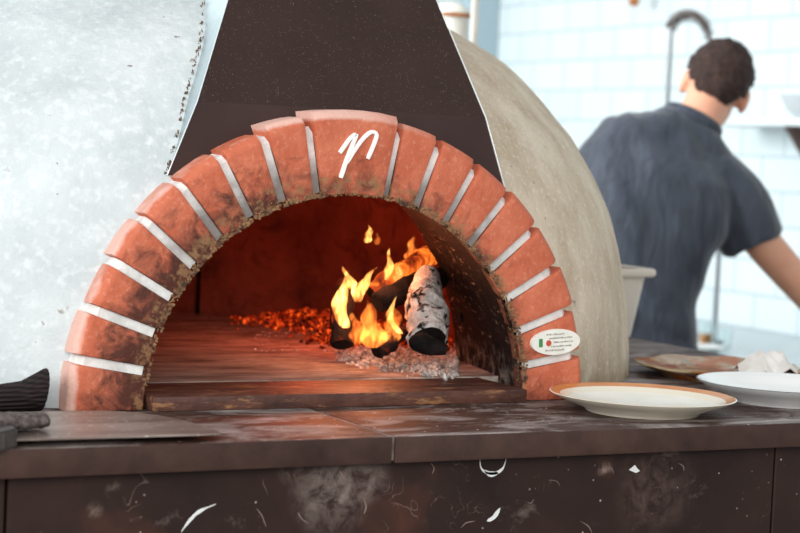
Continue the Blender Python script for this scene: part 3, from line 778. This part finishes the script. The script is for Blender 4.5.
# gloves: black ribbed cuff lying behind, grey fuzzy one on the peel
g1 = thing('work_glove', W(-.55, -.03, 0), 'black ribbed work glove with flared cuff end against the plaster', 'glove')
c0 = on_h(40, 410, 0); c0 = W(c0.x-.003, c0.y-.022, 0)
b = B(); ax = V3((-1, .04, -.03)).normalized(); sd = V3((.1, 1, 0)).normalized(); rings = []
lens = [0, .004, .012, .03, .06, .10, .15, .20]; hh = [.0265, .026, .0235, .0185, .0165, .0165, .018, .016]; ww = [.030, .030, .029, .027, .027, .03, .036, .03]
n = 72
cuff_pts = []
for L, h, w_ in zip(lens, hh, ww):
    c_ = c0 + ax*L; c_.z = Z0+h+.0025; cuff_pts.append((c_, h, w_))
def cring(c_, h, w_, rib): 
    r_ = []
    for j in range(n):
        t_ = 2*PI*j/n; k = 1+rib*math.cos(t_*18); dx = .004*math.sin(t_)*(h/.0265)**4
        r_.append(c_+sd*math.cos(t_)*w_*k+V3((0, 0, 1))*math.sin(t_)*h*k + V3((dx, 0, 0)))
    return r_
inr = [cring(c_, h-.004, w_-.004, .0) for c_, h, w_ in cuff_pts[:5]][::-1]
outr = [cring(c_, h, w_, .035) for c_, h, w_ in cuff_pts]
loft(b, inr+outr); obj('cuff', b, M['knit'], g1, True, 60)
b = B(); hp = cuff_pts[-1][0]+ax*(-.01); hp.z = Z0+.018
tube(b, [hp, hp+ax*.05, hp+ax*.10], [(.034, .016), (.044, .017), (.040, .014)], 20)
for k in range(4):
    q = hp+ax*.09+sd*(-.03+.02*k); tube(b, [q-ax*.02+V3((0, 0, -.003)), q+ax*.03+V3((0, 0, -.003)), q+ax*(.06+.008*(1.5-abs(k-1.5)))+V3((0, 0, -.006))], [.0105, .0105, .008], 12)
tube(b, [hp+ax*.02-sd*.03+V3((0, 0, -.003)), hp+ax*.05-sd*.055+V3((0, 0, -.005)), hp+ax*.075-sd*.06+V3((0, 0, -.006))], [.012, .011, .009], 12)
b = remeshed(b, .004, 3); obj('hand', b, M['knit'], g1)
g2 = on_h(24, 421, .02)
b = B(); q0 = V3((g2.x+.028, g2.y-.002, Z0+.0195)); ax2 = V3((-1, -.05, 0)).normalized(); s2 = V3((0, 1, 0))
tube(b, [q0+ax2*d for d in (0, .006, .03, .07, .12)], [(.010, .004), (.022, .0075), (.030, .0085), (.038, .0095), (.040, .0095)], 20)
for k in range(4):
    q = q0+ax2*.11+s2*(-.03+.02*k); tube(b, [q, q+ax2*.04, q+ax2*(.07+.006*(1.5-abs(k-1.5)))], [.0092, .009, .007], 12)
tube(b, [q0+ax2*.06-s2*.03, q0+ax2*.09-s2*.052, q0+ax2*.12-s2*.056], [.009, .009, .008], 12)
b = remeshed(b, .003, 2)
for v in b.verts: v.co += v.normal*(noise.noise(v.co*140)*.0022 + noise.noise(v.co*320)*.0014)
zmin = min(v.co.z for v in b.verts)
for v in b.verts: v.co.z += Z0+.0102-zmin
tag(obj('work_glove', b, M['fuzzy'], None, True, 80), 'grey fuzzy work glove lying flat on the steel peel', 'glove')

# ------------------------------------------------------------------ beyond the oven
sw = thing('steel_worktop', V3((2.75, 2.0, 0)), 'pale steel worktop along the white tiled wall', 'worktop')
WT = -.235
b = B(); box(b, W(2.15, -1.2, WT-.04), W(WU-.002, 4.6, WT), .004, 2); obj('steel_top', b, M['steel'], sw)
b = B(); box(b, W(2.20, -1.15, -Z0+.0), W(WU-.002, 4.55, WT-.04)); obj('cabinet', b, M['white_paint'], sw, False)

# spring tap on the wall side
fz = 5.9
fa = P(669.5, 60, fz); fa.z = Z0+WT
tap = thing('spring_tap', fa, 'tall spring hose tap arching up behind the person', 'tap')
top = P(671.5, 28, fz)
b = B(); tube(b, [fa, V3((fa.x, fa.y, top.z))], .0075, 12); obj('riser_pipe', b, M['chrome'], tap)
b = B(); tube(b, [fa, fa+V3((0, 0, .02))], .028, 20); tube(b, [fa+V3((0, 0, .02)), fa+V3((0, 0, .07))], .018, 20); obj('tap_base', b, M['chrome'], tap)
topv = V3((fa.x, fa.y, top.z))
b = B(); arc = [topv+V3((0, 0, -.03)), topv, P(675, 20, fz), P(684, 15, fz), P(694, 16, fz), P(703, 22, fz), P(709, 34, fz), P(712, 60, fz), P(714, 110, fz), P(716, 200, fz)]
sp = spline(arc, 90); tube(b, sp, .0055, 10); obj('hose', b, M['bronze'], tap)
b = B(); path = []; turns = 20; sub = 10; m_ = turns*sub; fine = spline(arc[1:8], m_)
for i in range(m_+1):
    d = (fine[min(i+1, m_)]-fine[max(i-1, 0)]).normalized(); a1, a2 = frame(d, FW); t_ = 2*PI*i/sub
    path.append(fine[i]+a1*math.cos(t_)*.017+a2*math.sin(t_)*.017)
tube(b, path, .0026, 6); obj('spring', b, M['bronze'], tap)
b = B(); q = sp[-1]; tube(b, [q, q+V3((0, 0, -.05)), q+V3((0, 0, -.12))], [.010, .018, .022], 16); obj('spray_head', b, M['chrome'], tap)
# second slim pipe seen under the arm
pz = 6.3; p0 = P(717, 290, pz); p0.z = Z0+WT
b = B(); tube(b, [p0, V3((p0.x, p0.y, Z0+.35))], .0075, 12); tube(b, [p0, p0+V3((0, 0, .015))], .03, 20)
tag(obj('steel_rod', b, M['chrome']), 'slim grey upright rod below the arm right of the shirt', 'rod')
# glasses and dish at the foot of the rod
def tumbler(px, py, z, r, h, label, fill=None):
    p = P(px, py, z); p.z = Z0+WT
    t_ = thing('drinking_glass', p, label, 'glass')
    b = B(); revolve(b, [(0, 0), (r*.8, 0), (r, h), (r-.003, h), (r*.8-.003, .006), (0, .006)], p, 32); obj('glass_wall', b, M['glass'], t_)
    if fill: 
        b = B(); revolve(b, [(0, .007), (r*.8-.004, .007), (r*.88-.003, h*.55), (0, h*.55)], p, 32); obj('drink', b, fill, t_)
tumbler(705, 345, 6.2, .030, .085, 'glass with an amber drink left of the rod', M['amber'])
tumbler(722, 345, 6.2, .034, .065, 'short clear glass right of the slim rod')
p = P(701, 352, 6.05); p.z = Z0+WT
b = B(); revolve(b, [(0, 0), (.04, 0), (.075, .018), (.073, .020), (.04, .004), (0, .004)], p, 40); tag(obj('saucer', b, M['ceramic']), 'small white saucer in front of the glasses', 'saucer')

# wall shelf, bracket and bowl at the right
SH = .528
b = B(); box(b, W(2.98, .9, SH-.025), W(WU-.001, 3.28, SH), .002, 1)
tag(obj('wall_shelf', b, M['white_paint']), 'white shelf on the tiled wall at the right edge', 'shelf')
for v0 in (2.735, 1.5):
    b = B(); prism(b, [W(2.995, v0, SH-.026), W(3.298, v0, SH-.026), W(3.298, v0, SH-.36), W(3.27, v0, SH-.36)], (0, .03, 0))
    br = obj('shelf_bracket', b, M['brown_metal'], None, False)
    tag(br, 'dark brown slanting bracket under the visible end of the white shelf' if v0 > 2 else 'dark brown bracket further along under the white shelf', 'bracket')
bc = W(3.13, 2.80, SH)
b = B(); revolve(b, [(0, 0), (.04, 0), (.042, .008), (.075, .03), (.10, .075), (.105, .085), (.100, .085), (.07, .035), (0, .014)], bc, 48)
tag(obj('bowl', b, M['grey_ceramic']), 'round white bowl on the wall shelf', 'bowl')
# wooden spoon hanging from a hook, only its rounded end in view
kb = on_v(634, 1, 3.98)
spn = thing('wooden_spoon', kb, 'rounded orange end of a hanging wooden spoon at the top', 'spoon')
b = B(); revolve(b, [(0, -.022), (.014, -.019), (.022, -.008), (.023, .004), (.018, .018), (.010, .032), (.008, .05), (0, .05)], kb, 24); obj('spoon_bowl', b, M['wood_knob'], spn)
b = B(); tube(b, [kb+V3((0, 0, .045)), kb+V3((0, 0, .32))], .007, 10); obj('spoon_handle', b, M['wood_knob'], spn)
b = B(); hk = kb+V3((0, 0, .31)); tube(b, [hk+V3((-.012, 0, 0)), hk+V3((.0, 0, -.004)), V3((WU, hk.y, hk.z))], .004, 8)
tag(obj('wall_hook', b, M['chrome']), 'steel hook in the tiled wall holding the wooden spoon', 'hook')
# slim canister column and pipe rising behind the dome
q = P(450, 20, 4.7); q.z = 0
col_ = thing('flue_column', q, 'cream column with a rusty domed cap behind the dome top', 'pipe')
zc = P(450, 15, 4.7).z
b = B(); revolve(b, [(0, 0), (.07, 0), (.07, .02), (.046, .03), (.046, zc), (0, zc)], q, 36); obj('column_body', b, M['cream'], col_)
b = B(); revolve(b, [(.046, zc-.006), (.050, zc-.006), (.050, zc+.004), (.044, zc+.016), (.03, zc+.026), (0, zc+.032)], q, 36, [0, 0, 1, 1, 1]); obj('column_cap', b, [M['rust'], M['cream']], col_)
q = P(474.5, 20, 5.0); q.z = 0
b = B(); tube(b, [q, V3((q.x, q.y, 2.7))], .0105, 14); tube(b, [q, q+V3((0, 0, .02))], .03, 16)
tag(obj('copper_pipe', b, M['cream']), 'thin beige upright pipe right of the cream column', 'pipe')
b = B(); box(b, (WU-.16, 5.19, 0), (WU-.002, 5.268, 3.2), .004, 1); 
t1 = struct('corner_strip_1', b, simple('blue grey strip', srgb(170, 190, 198), None, rough=.6))  # upright pale blue grey strip in the corner

# ------------------------------------------------------------------ the person
PZ = 4.6
def pp(x, y, dz=0.0): return P(x, y, PZ+dz)
ppx = PZ/FPX
person = None
F2 = f0.copy(); R2 = r0.copy()
def tring(cx, cy, hw, dep, tilt, dz=0, n=36, pw=2.4):
    c_ = pp(cx, cy, dz); hw *= ppx; a1 = (R2*math.cos(math.atan(tilt)) - u0*math.sin(math.atan(tilt))); a2 = F2
    out = []
    for j in range(n):
        t_ = 2*PI*j/n; cs, sn = math.cos(t_), math.sin(t_)
        out.append(c_ + a1*hw*math.copysign(abs(cs)**(2/pw), cs) + a2*dep*math.copysign(abs(sn)**(2/pw), sn))
    return out
TORSO = [(640, 446, 68, .134, 0, 0), (640, 415, 66, .130, 0, 0), (640, 380, 62, .120, 0, 0), (640, 345, 58, .105, 0, 0), (641, 305, 57, .105, .05, 0), (645, 270, 59, .112, .1, 0), (652, 235, 67, .118, .15, 0),
         (659, 200, 75, .122, .2, .01), (664, 172, 79, .115, .23, .02), (671, 151, 71, .095, .27, .035), (682, 135, 53, .080, .36, .045), (689, 124, 36, .070, .44, .05), (692, 119, 30, .064, .46, .055)]
SH_R = pp(708, 178, .03); SH_L = pp(606, 150, .03)
ELB_R = pp(808, 294, .10); ELB_L = pp(572, 262, .20)
WR_R = pp(862, 338, .30); WR_L = pp(622, 318, .42)
HIP = pp(640, 405, 0); 
NK0 = pp(694, 128, .05); NK1 = pp(708, 102, .085)
HC = pp(716.5, 86, .11)
hup = (u0*math.cos(math.radians(18)) + R2*math.sin(math.radians(18))); hup = (hup + F2*.22).normalized()
hrt = (R2 - hup*R2.dot(hup)).normalized(); hfw = hup.cross(hrt).normalized()
def hp_(x, y, z): return HC + hrt*x + hfw*y + hup*z
def shrink(rows, k): return [(a_, b_, hw-k, d-k*ppx, t_, z) for a_, b_, hw, d, t_, z in rows]
b = B()
loft(b, [tring(*r) for r in shrink(TORSO[1:], 7)])
tube(b, [NK0+V3((0, 0, -.04)), NK0, NK1, NK1+hup*.03], [(.075, .07), .058, .055, .052], 24)
# head: skull, jaw, nose, ears
def ell(bm, c_, rx, ry, rz, seg=24):
    mt = Matrix((tuple(hrt)+(0,), tuple(hfw)+(0,), tuple(hup)+(0,), (0, 0, 0, 1))).transposed()
    bmesh.ops.create_uvsphere(bm, u_segments=seg, v_segments=seg//2+4, radius=1, matrix=Matrix.Translation(c_) @ mt @ Matrix.Diagonal((rx, ry, rz, 1)))
ell(b, hp_(0, 0, .02), .073, .092, .082); ell(b, hp_(0, .025, -.045), .058, .066, .068)
tube(b, [hp_(0, .086, .012), hp_(0, .104, -.012), hp_(0, .108, -.026), hp_(0, .090, -.036)], [.008, .011, .015, .010], 12)
ell(b, hp_(0, .086, -.068), .026, .012, .012)
for s in (-1, 1):
    ell(b, hp_(s*.079, -.004, -.014), .010, .019, .032); ell(b, hp_(s*.077, .004, -.034), .008, .012, .014); ell(b, hp_(s*.03, .083, .026), .022, .012, .008)
# arms and hands
def limb(bm, pts, rad, n=18): tube(bm, spline(pts, 12), [rad[0]+(rad[-1]-rad[0])*0 if False else None for _ in range(0)] or [rr(i/12, rad) for i in range(13)], n)
def rr(s, rad):
    x = s*(len(rad)-1); j = min(int(x), len(rad)-2); return rad[j]+(rad[j+1]-rad[j])*(x-j)
def hand(bm, wr, d, palm_n, side):
    """palm, four unequal bent fingers and a thumb; palm_n points out of the palm, side towards the thumb"""
    d = d.normalized(); side = (side-d*side.dot(d)).normalized(); palm_n = (palm_n-d*palm_n.dot(d)-side*palm_n.dot(side)).normalized()
    rings = []
    for L, w_, h in ((-.02, .027, .022), (.0, .028, .021), (.03, .036, .018), (.065, .042, .016), (.090, .040, .014), (.097, .034, .010)):
        c_ = wr+d*L; rings.append([c_+side*w_*math.cos(2*PI*j/20)+palm_n*h*math.sin(2*PI*j/20) for j in range(20)])
    loft(bm, rings)
    for k, (off, L) in enumerate(((.031, .072), (.0105, .080), (-.0105, .074), (-.031, .058))):
        base = wr+d*.078+side*off; sp_ = side*(off*.25)
        p1 = base+d*(.018+L*.42)+sp_*.5+palm_n*.006; p2 = p1+(d*.86+palm_n*.5)*L*.32; p3 = p2+(d*.62+palm_n*.78)*L*.26
        tube(bm, [base, p1, p2, p3], [.0096, .0092, .0084, .0070], 12)
    t0 = wr+d*.022+side*.024; t1 = t0+side*.026+d*.026+palm_n*.010; t2 = t1+side*.010+d*.028+palm_n*.012; t3 = t2+d*.022+palm_n*.010
    tube(bm, [t0, t1, t2, t3], [.015, .0125, .011, .0085], 12)
for S, E_, Wr, sd_ in ((SH_R, ELB_R, WR_R, -1), (SH_L, ELB_L, WR_L, 1)):
    mid = S.lerp(E_, .5); q_ = pp(737, 207, .035) if sd_ == -1 else S.lerp(E_, .25); m2 = E_.lerp(Wr, .3)
    if sd_ == -1: mid = pp(762, 242, .045)
    tube(b, spline([S, q_, mid, E_, m2, Wr], 16), [rr(i/16, [.050, .050, .048, .046, .042, .041, .036, .028]) for i in range(17)], 20)
    d = (Wr-E_).normalized()*.8 + V3((0, 0, -.25))
    hand(b, Wr, d, V3((0, 0, -1)), R2*sd_)
# legs and feet
hipz = HIP.z
for s in (-1, 1):
    hpnt = HIP+R2*s*.085+V3((0, 0, -.02)); kn = V3((hpnt.x, hpnt.y, .50))+R2*s*.02+F2*.03; an = V3((kn.x, kn.y, .09))-F2*.04
    tube(b, spline([hpnt, kn, an], 14), [rr(i/14, [.088, .078, .064, .055, .055, .047, .040]) for i in range(15)], 20)
    tube(b, [an+V3((0, 0, -.035))-F2*.04, an+V3((0, 0, -.045))+F2*.06, an+V3((0, 0, -.06))+F2*.15], [(.034, .036), (.042, .032), (.036, .02)], 16)
b = remeshed(b, .0062, 5)
foot = V3((HIP.x, HIP.y, 0))
person = thing('person', foot, 'person seen from behind in a navy t-shirt, reaching right at the worktop', 'person')
obj('body', b, M['skin'], person, True, 180)
# t-shirt
b = B()
loft(b, [tring(*r) for r in TORSO])
for sgn in (1, -1):
    if sgn == 1: ax_ = [(706, 177, 32, .02), (721, 187, 30, .03), (739, 212, 32, .035), (753, 243, 32, .045)]
    else: ax_ = [(672, 139, 29, .03), (645, 143, 33, .025), (618, 153, 35, .03), (598, 195, 32, .06), (588, 232, 31, .11)]
    cs = [pp(x, y, z) for x, y, h, z in ax_]
    tube(b, spline(cs, 14), [rr(i/14, [h*ppx for *_, h, _z in [(0, 0, a_[2], 0) for a_ in ax_]]) for i in range(15)], 26)
b = remeshed(b, .008, 6)
lightdir = V3((.3, .2, 1)).normalized()
for v in b.verts:
    q = v.co
    s_ = (q-pp(640, 300)); a_ = s_.dot(R2)*.75 + s_.z*.45; t_ = -s_.dot(R2)*.35+s_.z*.9; dd = s_.dot(F2)
    f_ = noise.noise(V3((a_*16, t_*3.0, dd*4)))*.013 + noise.noise(V3((a_*34+4, t_*7, dd*8)))*.006
    low = max(0, min(1, (Z0+.08-q.z)/.15)); f_ += low*noise.noise(V3((a_*6, s_.z*20+s_.dot(R2)*7, 2)))*.009
    v.co += v.normal*f_
obj('t_shirt', b, M['shirt'], person, True, 180)
# collar band
b = B()
base_ = pp(692, 122, .055); a1 = (R2*30 - u0*14).normalized(); a2 = (F2 - u0*.25 + R2*.05); a2 = (a2-a1*a2.dot(a1)).normalized(); nrm = a1.cross(a2).normalized()
ring_pts = [base_+a1*.0735*math.cos(2*PI*j/40)+a2*.064*math.sin(2*PI*j/40) for j in range(40)]
rings = []
for j in range(40):
    p = ring_pts[j]; o_ = (p-base_).normalized()
    rings.append([p+o_*.006*math.cos(2*PI*k/8)+nrm*.015*math.sin(2*PI*k/8) for k in range(8)])
loft(b, rings, False, 0, True); obj('collar', b, M['shirt'], person)
# trousers
b = B()
loft(b, [tring(640, 385, 57, .108, 0), tring(640, 415, 61, .118, 0), tring(640, 440, 62, .115, 0), tring(640, 465, 58, .1, 0)])
for s in (-1, 1):
    hpnt = HIP+R2*s*.085+V3((0, 0, -.04)); kn = V3((hpnt.x, hpnt.y, .50))+R2*s*.02+F2*.03; an = V3((kn.x, kn.y, .075))-F2*.04
    tube(b, spline([hpnt, kn, an], 14), [rr(i/14, [.100, .092, .080, .072, .070, .064, .060]) for i in range(15)], 22)
b = remeshed(b, .012, 4); obj('trousers', b, M['trousers'], person, True, 180)
for s in (-1, 1):
    hpnt = HIP+R2*s*.085; an = V3((hpnt.x, hpnt.y, .09))+R2*s*.02-F2*.01
    b = B(); rings = []
    for L, w_, h in ((-.075, .02, .05), (-.068, .040, .085), (-.02, .050, .098), (.04, .054, .09), (.10, .056, .068), (.16, .048, .048), (.19, .025, .03)):
        c_ = V3((an.x, an.y, 0))+F2*L; rings.append([c_+R2*w_*math.cos(2*PI*j/20)+V3((0, 0, h/2+h/2*math.sin(2*PI*j/20))) for j in range(20)])
    loft(b, rings); obj('shoe', b, M['shoe'], person)
# hair: a cap over crown, back and nape
b = B(); bmesh.ops.create_uvsphere(b, u_segments=64, v_segments=48, radius=1)
kill = []
for v in b.verts:
    x, y, z = v.co
    edge = -.62 + (.95 if y > -.15 else 0)*max(0, (y+.15))*1.0
    v.co = hp_(x*.083, y*.103-.002, z*.094+.026) if z > 0 else hp_(x*(.083-.012*z*z), y*(.103)-.002+.0*z, z*.112+.026)
    k = False
    if y > .35 and z < .42: k = True
    elif y > -.25 and z < -.02: k = True
    elif z < -.90+.28*abs(x): k = True
    elif z < -.42 and y > -.45: k = True
    if k: kill.append(v)
bmesh.ops.delete(b, geom=kill, context='VERTS')
finish(b)
for v in b.verts: v.co += (v.co-HC).normalized()*(abs(noise.noise(v.co*120))*.010+noise.noise(v.co*45)*.004-.002)
bmesh.ops.solidify(b, geom=b.faces[:], thickness=.010)
obj('hair', b, M['hair'], person, True, 180)
for s in (-1, 1):
    b = B(); bmesh.ops.create_uvsphere(b, u_segments=20, v_segments=14, radius=.0125, matrix=Matrix.Translation(hp_(s*.03, .080, .010)))
    e = obj('eye', b, M['eye_white'], person)
    b = B(); bmesh.ops.create_uvsphere(b, u_segments=14, v_segments=10, radius=.0062, matrix=Matrix.Translation(hp_(s*.03, .0890, .010))); obj('iris', b, M['eye_dark'], e)

# ------------------------------------------------------------------ light
wd = bpy.data.worlds.new('world'); bpy.context.scene.world = wd; wd.use_nodes = True
bg = wd.node_tree.nodes['Background']; bg.inputs[0].default_value = (.92, .97, 1, 1); bg.inputs[1].default_value = .45
def area(name, loc, target, sx, sy, energy, col):
    o = light(name, 'AREA', loc, energy, col, shape='RECTANGLE', size=sx, size_y=sy)
    o.rotation_euler = (V3(target)-V3(loc)).to_track_quat('-Z', 'Y').to_euler(); return o
area('window_daylight', (-3.3, -1.2, 2.3), (0, .2, 1.2), 2.6, 1.8, 62, (.92, .98, 1))
area('front_fill', (-1.6, -3.6, 2.5), (.1, .2, 1.1), 2.4, 1.6, 62, (1, .97, .93))  # unseen area lamp added in front to light the arch evenly
area('side_window_daylight', (-2.6, 3.6, 2.4), (3.3, 3.2, 1.3), 2.4, 1.6, 178, (.91, .98, 1))
o = light('person_fill_spot', 'SPOT', (-.6, 1.3, 2.75), 230, (.90, .97, 1), spot_size=math.radians(30), spot_blend=.6, shadow_soft_size=.15)  # unseen spot added to brighten the person's upper back
o.rotation_euler = (V3((1.5, 1.45, 1.32))-V3(o.location)).to_track_quat('-Z', 'Y').to_euler()
sc = bpy.context.scene
sc.view_settings.view_transform = 'Standard'; sc.view_settings.look = 'None'; sc.view_settings.gamma = 1; sc.view_settings.use_curve_mapping = False
sc.view_settings.exposure = 0.53
